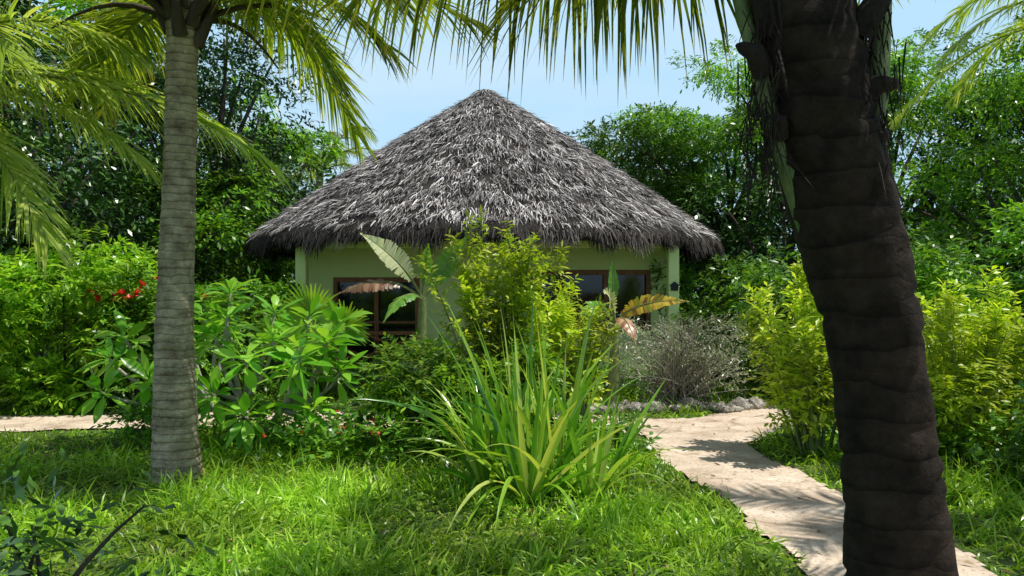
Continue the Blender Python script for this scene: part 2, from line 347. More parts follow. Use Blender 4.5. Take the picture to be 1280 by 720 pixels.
# ------------------------------------------------------------ grass
def scatter(x0, x1, y0, y1, dens):
    n = int((x1 - x0) * (y1 - y0) * dens)
    return rng.uniform(x0, x1, n), rng.uniform(y0, y1, n)
mb = MB(cs=1.3)
for (x0, x1, y0, y1, dens) in [(-5.6, 5.6, 3.3, 7.0, 2000), (-7.5, 7.5, 7.0, 9.4, 1100), (-8, 9, 9.4, 13, 600)]:
    x, y = scatter(x0, x1, y0, y1, dens)
    k = np.abs(x) < 0.72 * y + 0.7
    sd = path_sd(x, y); k &= sd > 0.0
    w_ = wob(x * 1.3, y * 1.3); w2 = wob(x * 3.7 + 5, y * 3.7)
    k &= rng.uniform(0, 1, len(x)) < 0.68 + 0.5 * w_ + 0.25 * w2
    x, y, w_, w2, sd = x[k], y[k], w_[k], w2[k], sd[k]; n = len(x)
    P = np.stack([x, y, np.full(n, -0.005)], -1)
    th = 2.2 * (w_ + w2) * 2 + rng.normal(0, 1.1, n); lean = rng.uniform(0.1, 1.5, n)
    D = np.stack([np.cos(th) * lean, np.sin(th) * lean, np.ones(n)], -1)
    L = rng.uniform(0.10, 0.28, n) * (1 + 0.35 * w_ + 0.3 * w2) * np.clip(0.5 + sd * 1.6, 0.45, 1)
    L *= np.where((x < -3.6) & (y > 8.0), 0.45, 1.0)
    strips(mb, P, D, L, rng.uniform(0.010, 0.023, n), bend=rng.uniform(0.4, 2.2, n), nseg=3, prof=p_blade, roll=0.7)
x, y = scatter(-4.5, 4.5, 3.6, 8.5, 6); k = path_sd(x, y) > 0.1; x, y = x[k], y[k]; n = len(x)
for q in range(7):
    a = rng.uniform(0, 6.28, n)
    strips(mb, np.stack([x, y, np.full(n, 0.05)], -1) + rng.normal(0, 0.02, (n, 3)), np.stack([np.cos(a), np.sin(a), rng.uniform(0.3, 1.3, n)], -1), rng.uniform(0.06, 0.13, n), rng.uniform(0.02, 0.035, n), bend=0.7, nseg=3)
mb.build('lawn_grass', M_grass)

x, y = scatter(-7, 7, 3.5, 12, 22); k = (path_sd(x, y) > 0) | (rng.uniform(0, 1, len(x)) < 0.35); x, y = x[k], y[k]; n = len(x)
mb = MB()
strips(mb, np.stack([x, y, rng.uniform(0.028, 0.045, n)], -1), np.stack([rng.normal(0, 1, n), rng.normal(0, 1, n), rng.normal(0, 0.12, n)], -1),
       rng.uniform(0.02, 0.075, n), rng.uniform(0.01, 0.025, n), bend=0.2, nseg=3, fold=0.3)
mb.build('fallen_leaves', M_litter)

# ------------------------------------------------------------ hut
hut = bpy.data.objects.new('thatched_hut', None); scene.collection.objects.link(hut)
def box(name, x0, x1, y0, y1, z0, z1, mat, bev=0.008, parent=hut, rot=None):
    bm = bmesh.new(); bmesh.ops.create_cube(bm, size=1)
    cx, cy, cz = (x0 + x1) / 2, (y0 + y1) / 2, (z0 + z1) / 2
    for v in bm.verts: v.co = Vector((v.co.x * (x1 - x0), v.co.y * (y1 - y0), v.co.z * (z1 - z0)))
    if bev: bmesh.ops.bevel(bm, geom=list(bm.edges), offset=bev, segments=2, affect='EDGES')
    me = bpy.data.meshes.new(name); bm.to_mesh(me); bm.free(); me.materials.append(mat)
    o = bpy.data.objects.new(name, me); scene.collection.objects.link(o); o.location = (cx, cy, cz)
    if rot: o.rotation_euler = rot
    o.parent = parent; return o
CX, CY, ZA, ZE, RR = -0.53, 16.0, 5.56, 2.45, 4.55
def roof_z(r): return ZA - (ZA - ZE) * (r / RR) ** 1.08
mb = MB()
na = 96; rs = np.array([0.02, 0.6, 1.4, 2.3, 3.2, 3.95, 4.35, 4.5, 4.5, 4.2, 3.0, 1.0, 0.02])
zs = np.array([roof_z(r) for r in rs[:8]] + [ZE - 0.13, ZE + 0.05, roof_z(3.0) - 0.28, roof_z(1.0) - 0.28, ZA - 0.3])
th = np.linspace(0, 2 * np.pi, na, endpoint=False)
V = np.stack([CX + rs[:, None] * np.cos(th), CY + rs[:, None] * np.sin(th), np.repeat(zs[:, None], na, 1)], -1).reshape(-1, 3)
i = np.arange(len(rs) - 1)[:, None] * na; j = np.arange(na)[None]; j2 = (j + 1) % na
mb.add(V, np.stack([i + j, i + na + j, i + na + j2, i + j2], -1).reshape(-1, 4)); mb.build('roof_underlayer', M_thdark, parent=hut)
mb = MB(cs=2.2)
slope = math.atan2(ZA - ZE, RR); ncourse = 34
for q in range(ncourse):
    rc = 0.05 + (RR - 0.30) * (q / (ncourse - 1))
    n = int(2 * np.pi * (rc + 0.25) / 0.0098)
    a = rng.uniform(0, 2 * np.pi, n)
    r = rc + 0.05 * rng.normal(0, 1, n) + 0.09 * np.sin(a * 9 + q * 2.1) + 0.07 * np.sin(a * 23 + q * 5.3) + 0.05 * np.sin(a * 61 + q * 3.3); r = np.clip(r, 0.02, RR - 0.15)
    clump = 0.5 + 0.5 * np.sin(a * 41 + q * 1.7 + 2 * np.sin(a * 17 + q))
    out = np.stack([np.cos(a), np.sin(a), np.zeros(n)], -1)
    dn = out * math.cos(slope) - UP * math.sin(slope); nn = out * math.sin(slope) + UP * math.cos(slope)
    tang = np.stack([-np.sin(a), np.cos(a), np.zeros(n)], -1)
    P = np.stack([CX + r * np.cos(a), CY + r * np.sin(a), roof_z(r)], -1) + nn * rng.uniform(0.0, 0.05, n)[:, None]
    D = dn + nn * (0.10 + 0.38 * clump + rng.normal(0, 0.12, n))[:, None] + tang * (rng.normal(0, 0.30, n) + 0.25 * np.sin(a * 53 + q * 4))[:, None]
    strips(mb, P, D, rng.uniform(0.10, 0.27, n), rng.uniform(0.005, 0.021, n), S=tang + nn * rng.normal(0, 0.5, n)[:, None], bend=rng.uniform(0.0, 0.7, n), nseg=2, prof=p_thatch)
n = 700; a = rng.uniform(0, 2 * np.pi, n); o_ = np.stack([np.cos(a), np.sin(a), np.zeros(n)], -1)
strips(mb, np.array([CX, CY, ZA + 0.03]) + o_ * 0.04, o_ * 1.0 + UP * rng.uniform(-0.7, 0.2, n)[:, None], rng.uniform(0.12, 0.34, n), 0.016, bend=0.8, nseg=3, prof=p_thatch)
mb.build('roof_thatch', M_thatch, parent=hut)
mb = MB()
for q in range(3):
    n = 6500; a = rng.uniform(0, 2 * np.pi, n); out = np.stack([np.cos(a), np.sin(a), np.zeros(n)], -1)
    tang = np.stack([-np.sin(a), np.cos(a), np.zeros(n)], -1)
    r = RR - 0.03 - 0.1 * q + rng.normal(0, 0.03, n)
    P = np.stack([CX + r * np.cos(a), CY + r * np.sin(a), np.full(n, ZE) + 0.03 * q + rng.normal(0, 0.03, n)], -1)
    L = rng.uniform(0.08, 0.27, n) * (1 + 0.35 * np.sin(a * 17 + q) + 0.3 * np.sin(a * 43))
    strips(mb, P, out * 0.45 - UP * 0.9 + tang * rng.normal(0, 0.3, n)[:, None], L, rng.uniform(0.01, 0.026, n), S=tang, bend=0.3, nseg=2, prof=p_thatch)
mb.build('roof_eave_fringe', M_thfringe, parent=hut)

box('veranda_slab', -3.6, 2.8, 12.75, 13.95, -0.05, 0.2, M_slab)
box('front_beam', -3.5, 2.7, 12.9, 13.12, 2.27, 2.50, M_wall)
box('post_1', -3.5, -3.33, 12.903, 13.1, 0.2, 2.27, M_wall)
box('post_2', 2.53, 2.7, 12.903, 13.1, 0.2, 2.27, M_wall)
box('veranda_low_wall_1', -2.3, -1.4, 12.93, 13.08, 0.2, 0.42, M_wall)
box('veranda_low_wall_2', -1.4, 2.53, 12.93, 13.08, 0.2, 0.62, M_wall)
YW = 13.95; YB = 14.11
D0 = (-3.08, -1.65, 0.25, 1.80); W0 = (0.15, 2.38, 0.90, 1.93)
XL, XR, ZT = -3.7, 2.88, 2.75
box('wall_left', XL, D0[0], YW, YB, 0, ZT, M_wall, 0)
box('wall_above_door', D0[0], D0[1], YW, YB, D0[3], ZT, M_wall, 0)
box('wall_below_door', D0[0], D0[1], YW, YB, 0, D0[2], M_wall, 0)
box('wall_middle', D0[1], W0[0], YW, YB, 0, ZT, M_wall, 0)
box('wall_above_window', W0[0], W0[1], YW, YB, W0[3], ZT, M_wall, 0)
box('wall_below_window', W0[0], W0[1], YW, YB, 0, W0[2], M_wall, 0)
box('wall_right', W0[1], XR, YW, YB, 0, ZT, M_wall, 0)
box('wall_side_left', XL, XL + 0.15, YB, 18.2, 0, ZT, M_wall, 0)
box('wall_side_right', XR - 0.15, XR, YB, 18.2, 0, ZT, M_wall, 0)
box('wall_back', XL + 0.15, XR - 0.15, 18.05, 18.2, 0, ZT, M_wall, 0)
def frame(nm, o, nv, nh):
    x0, x1, z0, z1 = o; f = 0.075
    y0, y1 = YW - 0.025, YW + 0.07
    box(nm + '_frame_top', x0 - f / 2, x1 + f / 2, y0, y1, z1 - f, z1 + 0.01, M_wood)
    box(nm + '_frame_bottom', x0 - f / 2, x1 + f / 2, y0 - 0.02, y1, z0 - 0.02, z0 + f, M_wood)
    for k in range(nv + 1):
        x = x0 + (x1 - x0) * k / nv
        box(nm + '_mullion_%d' % k, x - f / 2, x + f / 2, y0 + 0.003, y1 - 0.003, z0 + f, z1 - f, M_wood, 0.005)
    for k in range(1, nh):
        z = z0 + (z1 - z0) * k / nh
        box(nm + '_rail_%d' % k, x0 + f / 2, x1 - f / 2, y0 + 0.012, y1 - 0.012, z - 0.02, z + 0.02, M_wood, 0.004)
    box(nm + '_glass', x0 + 0.01, x1 - 0.01, YW + 0.085, YW + 0.095, z0 + 0.01, z1 - 0.01, M_glass, 0)
frame('door', D0, 2, 2); frame('window', W0, 3, 1)
box('railing_top', -3.3, -1.45, 12.97, 13.03, 0.86, 0.92, M_wood)
box('railing_bottom', -3.3, -1.45, 12.97, 13.03, 0.48, 0.53, M_wood)
for k, xx in enumerate([-2.86, -1.93]):
    box('railing_cross_%da' % k, xx - 0.48, xx + 0.48, 12.985, 13.0, 0.675, 0.715, M_wood, 0.004, rot=(0, 0.38, 0))
    box('railing_cross_%db' % k, xx - 0.48, xx + 0.48, 13.003, 13.018, 0.675, 0.715, M_wood, 0.004, rot=(0, -0.38, 0))
bm = bmesh.new()
pts = [(-0.06, 0), (0.06, 0), (0.06, 0.08), (0.085, 0.08), (0, 0.15), (-0.085, 0.08), (-0.06, 0.08)]
f = bm.faces.new([bm.verts.new((x, 0, z)) for x, z in pts]); r_ = bmesh.ops.extrude_face_region(bm, geom=[f])
bmesh.ops.translate(bm, verts=[v for v in r_['geom'] if isinstance(v, bmesh.types.BMVert)], vec=(0, 0.02, 0))
me = bpy.data.meshes.new('house_number_sign'); bm.to_mesh(me); bm.free(); me.materials.append(M_black)
o = bpy.data.objects.new('house_number_sign', me); scene.collection.objects.link(o); o.location = (2.62, 12.878, 1.58); o.parent = hut
mb = MB()
for k in range(36):
    a = k * 2 * np.pi / 36
    pr = np.array([[CX + r * math.cos(a), CY + r * math.sin(a), roof_z(r) - (0.33 if r < 4.3 else 0.16)] for r in (0.5, 3.9, 4.42)])
    tube(mb, pr, 0.035, 6)
mb.build('rafters', M_bark, parent=hut)

# ------------------------------------------------------------ palms
def palm_trunk(mb, pts, rad, ring=0.06, amp=0.05, sides=28, mat=2, ecc=0.04):
    pts = np.asarray(pts, float); rad = np.asarray(rad, float)
    s = np.concatenate([[0], np.cumsum(np.linalg.norm(np.diff(pts, axis=0), axis=1))])
    n = int(s[-1] / (ring / 5)); q = np.linspace(0, s[-1], n)
    P = np.stack([np.interp(q, s, pts[:, k]) for k in range(3)], -1); R = np.interp(q, s, rad)
    ker = np.ones(25) / 25
    for k in range(3):
        pad = np.concatenate([np.full(12, P[0, k]), P[:, k], np.full(12, P[-1, k])]); P[:, k] = np.convolve(pad, ker, 'valid')
    R = np.convolve(np.concatenate([np.full(12, R[0]), R, np.full(12, R[-1])]), ker, 'valid')
    ths = np.linspace(0, 2 * np.pi, sides, endpoint=False)
    ph = (q[:, None] / ring + 0.25 * np.sin(ths + q[:, None] * 0.7) + 0.6 * np.sin(q[:, None] * 7) + 0.12 * np.sin(3 * ths + q[:, None] * 11)) % 1
    saw = np.where(ph < 0.15, -1.0, 0.5 - ph * 0.6)
    RRr = R[:, None] * (1 + amp * saw + ecc * np.sin(3 * ths + q[:, None] * 1.3) + 0.02 * np.sin(7 * ths + q[:, None] * 9) + 0.015 * np.sin(2 * ths + q[:, None] * 23))
    tube(mb, P, RRr, sides, mat)

mb = MB()
palm_trunk(mb, [(-2.80, 6.7, -0.05), (-2.81, 6.7, 0.25), (-2.83, 6.7, 1.3), (-2.80, 6.72, 2.6), (-2.78, 6.72, 3.5), (-2.76, 6.72, 4.2)],
           [0.225, 0.185, 0.150, 0.130, 0.125, 0.13], ring=0.07)
c0 = np.array([-2.76, 6.72, 4.0])
FL = [((-1.9, 6.2, 4.8), (-0.85, 5.9, 3.75)), ((-1.7, 7.2, 4.8), (-0.3, 7.3, 4.0)), ((-3.9, 6.2, 4.8), (-5.4, 5.9, 3.5)), ((-3.5, 5.6, 5.0), (-4.0, 4.3, 3.5)),
      ((-2.3, 5.5, 5.4), (-1.4, 4.3, 4.0)), ((-2.2, 7.6, 4.6), (-1.6, 8.2, 3.2)), ((-3.6, 7.8, 5.1), (-4.6, 9.0, 3.6)),
      ((-2.1, 6.9, 4.5), (-1.6, 7.2, 3.5)), ((-2.9, 5.9, 6.5), (-3.2, 4.9, 6.6)), ((-2.2, 7.2, 6.6), (-1.4, 7.6, 6.4)), ((-3.3, 6.1, 4.6), (-3.8, 5.5, 3.4)),
      ((-1.8, 6.5, 4.4), (-1.0, 6.5, 3.55)), ((-3.4, 7.4, 4.4), (-4.2, 7.8, 3.5))]
for p1, p2 in FL: frond(mb, c0 + rng.normal(0, 0.05, 3), p1, p2, n=80, L=0.72, hang=1.0)
for k in range(14):
    a = k * 2.4; d = np.array([math.cos(a), math.sin(a), 0])
    tube(mb, [c0 + d * 0.1 - UP * 0.35 + UP * 0.03 * k, c0 + d * 0.2 + UP * (0.03 * k - 0.15), c0 + d * 0.32 + UP * (0.03 * k + 0.1)], [0.07, 0.045, 0.02], 6, 3)
for k in range(7):
    a = k * 0.9 + rng.uniform(0, 0.5); d = np.array([math.cos(a), math.sin(a), 0])
    tube(mb, bez(c0 + d * 0.1 - UP * 0.15, c0 + d * 0.6 + UP * 0.2, c0 + d * 1.2 + UP * rng.uniform(-0.25, 0.1), np.linspace(0, 1, 7)), [0.035, 0.03, 0.025, 0.022, 0.018, 0.013, 0.008], 6, 3)
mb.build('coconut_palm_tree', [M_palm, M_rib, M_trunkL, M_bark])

mb = MB()
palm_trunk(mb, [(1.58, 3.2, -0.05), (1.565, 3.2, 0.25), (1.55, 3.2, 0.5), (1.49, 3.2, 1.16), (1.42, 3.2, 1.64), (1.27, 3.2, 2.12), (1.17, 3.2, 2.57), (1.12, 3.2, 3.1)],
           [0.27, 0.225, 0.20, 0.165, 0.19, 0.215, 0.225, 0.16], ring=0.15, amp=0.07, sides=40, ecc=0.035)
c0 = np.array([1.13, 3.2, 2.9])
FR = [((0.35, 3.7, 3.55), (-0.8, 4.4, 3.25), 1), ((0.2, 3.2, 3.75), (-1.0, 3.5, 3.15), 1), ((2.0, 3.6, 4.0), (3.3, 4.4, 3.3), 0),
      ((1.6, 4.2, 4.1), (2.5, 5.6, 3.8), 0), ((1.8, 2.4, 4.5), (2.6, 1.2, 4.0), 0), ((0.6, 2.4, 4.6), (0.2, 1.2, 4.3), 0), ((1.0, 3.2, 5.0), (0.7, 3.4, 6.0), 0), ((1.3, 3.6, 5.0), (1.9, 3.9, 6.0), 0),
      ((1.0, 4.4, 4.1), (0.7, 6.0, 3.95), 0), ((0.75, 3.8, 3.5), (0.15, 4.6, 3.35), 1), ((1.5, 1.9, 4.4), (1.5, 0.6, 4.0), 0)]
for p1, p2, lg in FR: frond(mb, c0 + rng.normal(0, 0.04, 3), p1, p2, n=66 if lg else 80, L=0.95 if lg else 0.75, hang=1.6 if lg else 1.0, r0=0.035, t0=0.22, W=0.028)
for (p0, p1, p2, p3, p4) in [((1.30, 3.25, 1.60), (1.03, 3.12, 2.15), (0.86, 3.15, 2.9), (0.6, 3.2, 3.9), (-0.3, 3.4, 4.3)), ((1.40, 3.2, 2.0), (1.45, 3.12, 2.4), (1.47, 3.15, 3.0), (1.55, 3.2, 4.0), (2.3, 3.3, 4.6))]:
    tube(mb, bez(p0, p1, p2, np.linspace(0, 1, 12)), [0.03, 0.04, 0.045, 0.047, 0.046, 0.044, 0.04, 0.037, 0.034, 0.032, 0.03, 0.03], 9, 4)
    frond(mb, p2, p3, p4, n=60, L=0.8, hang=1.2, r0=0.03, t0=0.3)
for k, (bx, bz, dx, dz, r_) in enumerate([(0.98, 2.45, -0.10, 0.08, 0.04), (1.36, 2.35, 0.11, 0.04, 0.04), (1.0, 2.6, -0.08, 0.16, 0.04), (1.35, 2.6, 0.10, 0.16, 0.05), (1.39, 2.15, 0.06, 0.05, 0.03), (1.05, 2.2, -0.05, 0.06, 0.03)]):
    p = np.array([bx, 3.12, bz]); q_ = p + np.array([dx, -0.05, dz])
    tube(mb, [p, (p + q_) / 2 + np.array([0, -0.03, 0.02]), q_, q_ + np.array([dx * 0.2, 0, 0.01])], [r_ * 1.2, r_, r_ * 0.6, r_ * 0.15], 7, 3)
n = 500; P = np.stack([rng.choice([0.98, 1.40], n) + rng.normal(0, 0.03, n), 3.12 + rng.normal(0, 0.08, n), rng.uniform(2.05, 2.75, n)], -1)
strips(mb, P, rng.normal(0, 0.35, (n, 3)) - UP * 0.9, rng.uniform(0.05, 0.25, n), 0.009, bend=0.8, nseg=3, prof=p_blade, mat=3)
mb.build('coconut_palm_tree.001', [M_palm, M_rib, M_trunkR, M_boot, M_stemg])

def palm(name, x, y, h, r=0.16, nf=14, Lf=2.6, leaf=0.75, mats=None, extra=(), lean=0.2, noauto=False, hang=1.0):
    mb = MB()
    palm_trunk(mb, [(x - lean, y, -0.05), (x - lean * 0.6, y, h * 0.4), (x, y, h + 0.1)], [r * 1.4, r, r * 0.85], ring=0.09)
    c0 = np.array([x, y, h])
    if not noauto:
        for k in range(nf):
            a = k * 2.399 + rng.uniform(-0.2, 0.2); el = 0.15 + 1.0 * (k / nf)
            d = np.array([math.cos(a), math.sin(a), 0])
            p1 = c0 + d * Lf * 0.45 + UP * Lf * (0.2 + 0.5 * el); p2 = c0 + d * Lf * (1.05 - 0.3 * el) + UP * Lf * (-0.45 + 0.75 * el)
            frond(mb, c0, p1, p2, n=60, L=leaf, hang=1.0, W=0.04)
    for p1, p2 in extra: frond(mb, c0, p1, p2, n=95, L=leaf, hang=hang, W=0.034)
    mb.build(name, mats or [M_palm, M_rib, M_trunkL])
palm('coconut_palm_tree.002', -5.7, 6.8, 3.35, noauto=True, leaf=0.7, mats=[M_palmSun, M_rib, M_trunkL],
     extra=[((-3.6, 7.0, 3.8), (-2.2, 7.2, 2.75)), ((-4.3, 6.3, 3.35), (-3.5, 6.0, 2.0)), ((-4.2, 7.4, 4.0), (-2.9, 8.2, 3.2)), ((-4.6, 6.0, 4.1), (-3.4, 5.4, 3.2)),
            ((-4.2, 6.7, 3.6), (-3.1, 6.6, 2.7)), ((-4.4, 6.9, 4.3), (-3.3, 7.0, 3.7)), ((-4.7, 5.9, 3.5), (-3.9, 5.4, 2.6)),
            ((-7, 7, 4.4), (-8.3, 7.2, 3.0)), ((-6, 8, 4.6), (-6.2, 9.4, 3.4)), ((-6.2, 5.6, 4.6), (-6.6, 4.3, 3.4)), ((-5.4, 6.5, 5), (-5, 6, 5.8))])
palm('coconut_palm_tree.003', 9.6, 12.5, 5.6, Lf=3.3, nf=18, mats=[M_palmSun, M_rib, M_trunkL])
palm('coconut_palm_tree.004', -7.2, 30, 6.0, Lf=3.2)
# unseen palm added right of the path so its fronds cast shadow across it
palm('coconut_palm_tree.005', 5.6, 5.6, 4.9, noauto=True, leaf=0.62,
     extra=[((4.6, 5.9, 5.6), (3.4, 6.3, 4.6)), ((4.8, 5.3, 5.5), (3.8, 4.9, 4.6)), ((6.4, 5.0, 5.7), (7.2, 4.4, 4.5)), ((6.4, 6.4, 5.7), (7.2, 7.2, 4.5)), ((5.5, 6.6, 5.8), (5.2, 7.9, 4.9)), ((5.5, 4.5, 5.8), (5.4, 3.3, 4.8)), ((5.5, 5.5, 6.3), (5.2, 5.2, 7.1))])

# ------------------------------------------------------------ broadleaf trees
tcount = [0]
def tree(x, y, H, R, Rz, nclump, nsp, lL=0.15, lW=0.06, mat=M_darktree, flat=0.55, tr=0.22, crad=1.0, k=6, spL=0.35, name='broadleaf_tree'):
    mb = MB(cs=0.7); zc = H - Rz
    d = rdir(nclump); u = rng.uniform(0.2, 1, nclump) ** 0.5
    C = np.array([x, y, zc]) + d * u[:, None] * np.array([R, R, Rz])
    fork = np.array([x + rng.normal(0, 0.2), y, max(zc - Rz * 0.7, H * 0.25)])
    tube(mb, bez((x, y, -0.1), (x + rng.normal(0, 0.25), y, fork[2] * 0.5), fork, np.linspace(0, 1, 8)), tr * np.linspace(1.2, 0.75, 8), 9, 1)
    for c_ in C[: min(nclump, 26)]:
        mid = (fork + c_) / 2 + np.array([rng.normal(0, 0.3), rng.normal(0, 0.3), 0.1])
        tube(mb, bez(fork, mid, c_, np.linspace(0, 1, 7)), np.linspace(tr * 0.4, 0.02, 7), 5, 1)
    foliage(mb, C, crad * rng.uniform(0.6, 1.25, nclump), nsp, k, spL, lL, lW, flat=flat, droop=0.35, mat=0)
    nm = name if tcount[0] == 0 else name + '.%03d' % tcount[0]; tcount[0] += 1
    mb.build(nm, [mat, M_bark])
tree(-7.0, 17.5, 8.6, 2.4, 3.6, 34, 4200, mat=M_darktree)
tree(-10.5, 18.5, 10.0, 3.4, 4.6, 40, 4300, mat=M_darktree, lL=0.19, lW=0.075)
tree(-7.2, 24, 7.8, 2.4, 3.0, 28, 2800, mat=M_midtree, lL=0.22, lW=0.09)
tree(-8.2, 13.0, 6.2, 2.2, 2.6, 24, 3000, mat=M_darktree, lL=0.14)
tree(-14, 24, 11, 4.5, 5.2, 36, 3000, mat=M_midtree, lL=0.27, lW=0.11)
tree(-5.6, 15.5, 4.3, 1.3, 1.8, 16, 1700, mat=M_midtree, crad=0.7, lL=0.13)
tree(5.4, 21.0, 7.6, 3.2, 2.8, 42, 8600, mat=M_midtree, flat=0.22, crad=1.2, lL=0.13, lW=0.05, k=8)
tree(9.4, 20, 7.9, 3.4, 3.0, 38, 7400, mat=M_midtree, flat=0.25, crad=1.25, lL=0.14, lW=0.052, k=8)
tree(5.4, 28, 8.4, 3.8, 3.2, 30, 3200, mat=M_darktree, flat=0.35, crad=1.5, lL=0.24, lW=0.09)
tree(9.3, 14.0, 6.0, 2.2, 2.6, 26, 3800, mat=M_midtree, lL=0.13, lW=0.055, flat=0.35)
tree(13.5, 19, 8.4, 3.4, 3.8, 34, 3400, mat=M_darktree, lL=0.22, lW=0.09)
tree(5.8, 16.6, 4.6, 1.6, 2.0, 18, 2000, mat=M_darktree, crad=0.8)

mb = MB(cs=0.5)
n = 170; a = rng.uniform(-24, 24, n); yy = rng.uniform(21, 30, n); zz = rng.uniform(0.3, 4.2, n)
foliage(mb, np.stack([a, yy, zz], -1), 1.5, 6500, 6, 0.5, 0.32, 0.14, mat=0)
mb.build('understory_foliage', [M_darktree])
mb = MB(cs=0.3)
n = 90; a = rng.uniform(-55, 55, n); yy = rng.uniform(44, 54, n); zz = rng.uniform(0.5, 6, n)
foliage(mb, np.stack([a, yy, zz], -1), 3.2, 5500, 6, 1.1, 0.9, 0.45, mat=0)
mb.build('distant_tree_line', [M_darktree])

# ------------------------------------------------------------ shrubs
def shrub(name, x, y, H, R, nclump, nsp, lL, lW, mat, z0=0.2, crad=0.35, k=7, spL=0.22, flat=0.8, stem=M_bark, Ry=None, upb=0.4, nstem=None, taper=0.0, droop=0.25, fold=0.0, nseg=2, zpow=1.0):
    mb = MB(cs=1.4); Ry = Ry or R
    th = rng.uniform(0, 2 * np.pi, nclump); u = rng.uniform(0, 1, nclump) ** 0.5; z = z0 + (H - crad * 0.6 - z0) * rng.uniform(0, 1, nclump) ** zpow
    sh = 1 - taper * (z / H) ** 1.5
    C = np.stack([x + R * u * sh * np.cos(th), y + Ry * u * sh * np.sin(th), z], -1)
    for c_ in C[:(nstem or min(nclump, 18))]:
        b_ = np.array([x + rng.normal(0, R * 0.15), y + rng.normal(0, R * 0.15), -0.03])
        tube(mb, bez(b_, b_ * [1, 1, 0] + (c_ - b_) * [0.3, 0.3, 0.6], c_ + rng.normal(0, 0.03, 3), np.linspace(0, 1, 7)), np.linspace(0.022, 0.005, 7), 5, 1)
    foliage(mb, C, crad * rng.uniform(0.6, 1.3, nclump), nsp, k, spL, lL, lW, flat=flat, upb=upb, droop=droop, fold=fold, nseg=nseg)
    return mb.build(name, [mat, stem])

def stem_shrub(name, x, y, H, R, nst, per, lL, lW, mats, Ry=None, k=7, spL=0.2, zlo=0.35, droop=0.25, tall=None):
    mb = MB(cs=1.6); Ry = Ry or R
    for s in range(nst):
        a = rng.uniform(0, 2 * np.pi); u = rng.uniform(0, 1) ** 0.55
        hh = H * (1 - 0.42 * u ** 2) * rng.uniform(0.78, 1.0)
        if tall and s < len(tall): ex, ey, hh = tall[s]
        else: ex, ey = x + R * u * math.cos(a), y + Ry * u * math.sin(a)
        b_ = np.array([x + (ex - x) * 0.25, y + (ey - y) * 0.25, -0.03]); e_ = np.array([ex, ey, hh])
        m_ = np.array([x + (ex - x) * 0.55 + rng.normal(0, 0.06), y + (ey - y) * 0.55, hh * 0.6])
        tube(mb, bez(b_, m_, e_, np.linspace(0, 1, 9)), np.linspace(0.016, 0.003, 9), 5, 1)
        n = per; t = zlo + (1 - zlo) * np.linspace(0, 1, n) ** 0.9
        P = bez(b_, m_, e_, t); T = nrm(bez(b_, m_, e_, t + 1e-3) - bez(b_, m_, e_, t - 1e-3))
        ph = np.arange(n) * 2.4 + rng.uniform(0, 6)
        out = np.stack([np.cos(ph), np.sin(ph), np.zeros(n)], -1)
        D = out * (1.0 - 0.6 * t[:, None] ** 3) + T * (0.55 + 0.8 * t[:, None] ** 3) + rng.normal(0, 0.1, (n, 3))
        sprigs(mb, P, D, spL * rng.uniform(0.7, 1.2, n) * (1.15 - 0.5 * t), k, lL, lW, droop=droop, fold=0.2)
    return mb.build(name, mats)

stem_shrub('yellow_green_bush', -0.12, 8.3, 2.15, 0.85, 40, 24, 0.10, 0.038, [M_yellow, M_stemg], Ry=0.5, spL=0.23, k=8, zlo=0.3,
           tall=[(-0.32, 8.3, 2.28), (-0.6, 8.2, 2.08), (-0.05, 8.4, 2.2), (-0.42, 8.1, 2.2), (0.2, 8.2, 2.08), (-0.9, 8.3, 1.85), (0.5, 8.2, 1.95)])
stem_shrub('yellow_green_bush.001', 0.68, 8.5, 1.85, 0.42, 18, 22, 0.10, 0.036, [M_yellow, M_stemg], Ry=0.4, spL=0.22, zlo=0.3)
shrub('leafy_garden_shrub', -0.35, 8.1, 1.0, 0.85, 22, 1200, 0.09, 0.042, M_bright, z0=0.15, crad=0.28, k=8, upb=0.5, Ry=0.6)
shrub('leafy_garden_shrub.001', -6.3, 11.1, 2.35, 1.2, 36, 2700, 0.12, 0.045, M_bright, z0=0.2, crad=0.4, k=8)
shrub('leafy_garden_shrub.002', -8.3, 12.4, 2.8, 1.3, 34, 2300, 0.13, 0.05, M_midtree, z0=0.3, crad=0.45, k=7)
shrub('leafy_garden_shrub.003', -4.4, 11.6, 1.7, 1.2, 30, 2100, 0.12, 0.05, M_cover, z0=0.3, crad=0.4, k=7)
stem_shrub('yellow_green_bush.002', 2.95, 7.8, 2.05, 0.7, 34, 24, 0.10, 0.038, [M_yellow, M_stemg], spL=0.25, k=8, zlo=0.2)
stem_shrub('yellow_green_bush.003', 4.3, 7.6, 1.75, 0.95, 44, 24, 0.10, 0.038, [M_yellow, M_stemg], spL=0.25, k=8, zlo=0.15)
shrub('leafy_garden_shrub.004', 5.9, 9.6, 2.5, 1.3, 36, 2400, 0.12, 0.045, M_midtree, z0=0.2, crad=0.42)
shrub('leafy_garden_shrub.005', 4.9, 11.8, 2.4, 1.4, 36, 2200, 0.12, 0.05, M_cover, z0=0.2, crad=0.45)
shrub('leafy_garden_shrub.006', 3.7, 14.0, 2.1, 1.2, 26, 1500, 0.12, 0.05, M_cover, z0=0.2, crad=0.45)
shrub('leafy_garden_shrub.007', 5.0, 6.2, 0.8, 0.8, 22, 1200, 0.09, 0.045, M_cover, z0=0.1, crad=0.28)
mb = MB()
bx, by = 2.3, 10.9
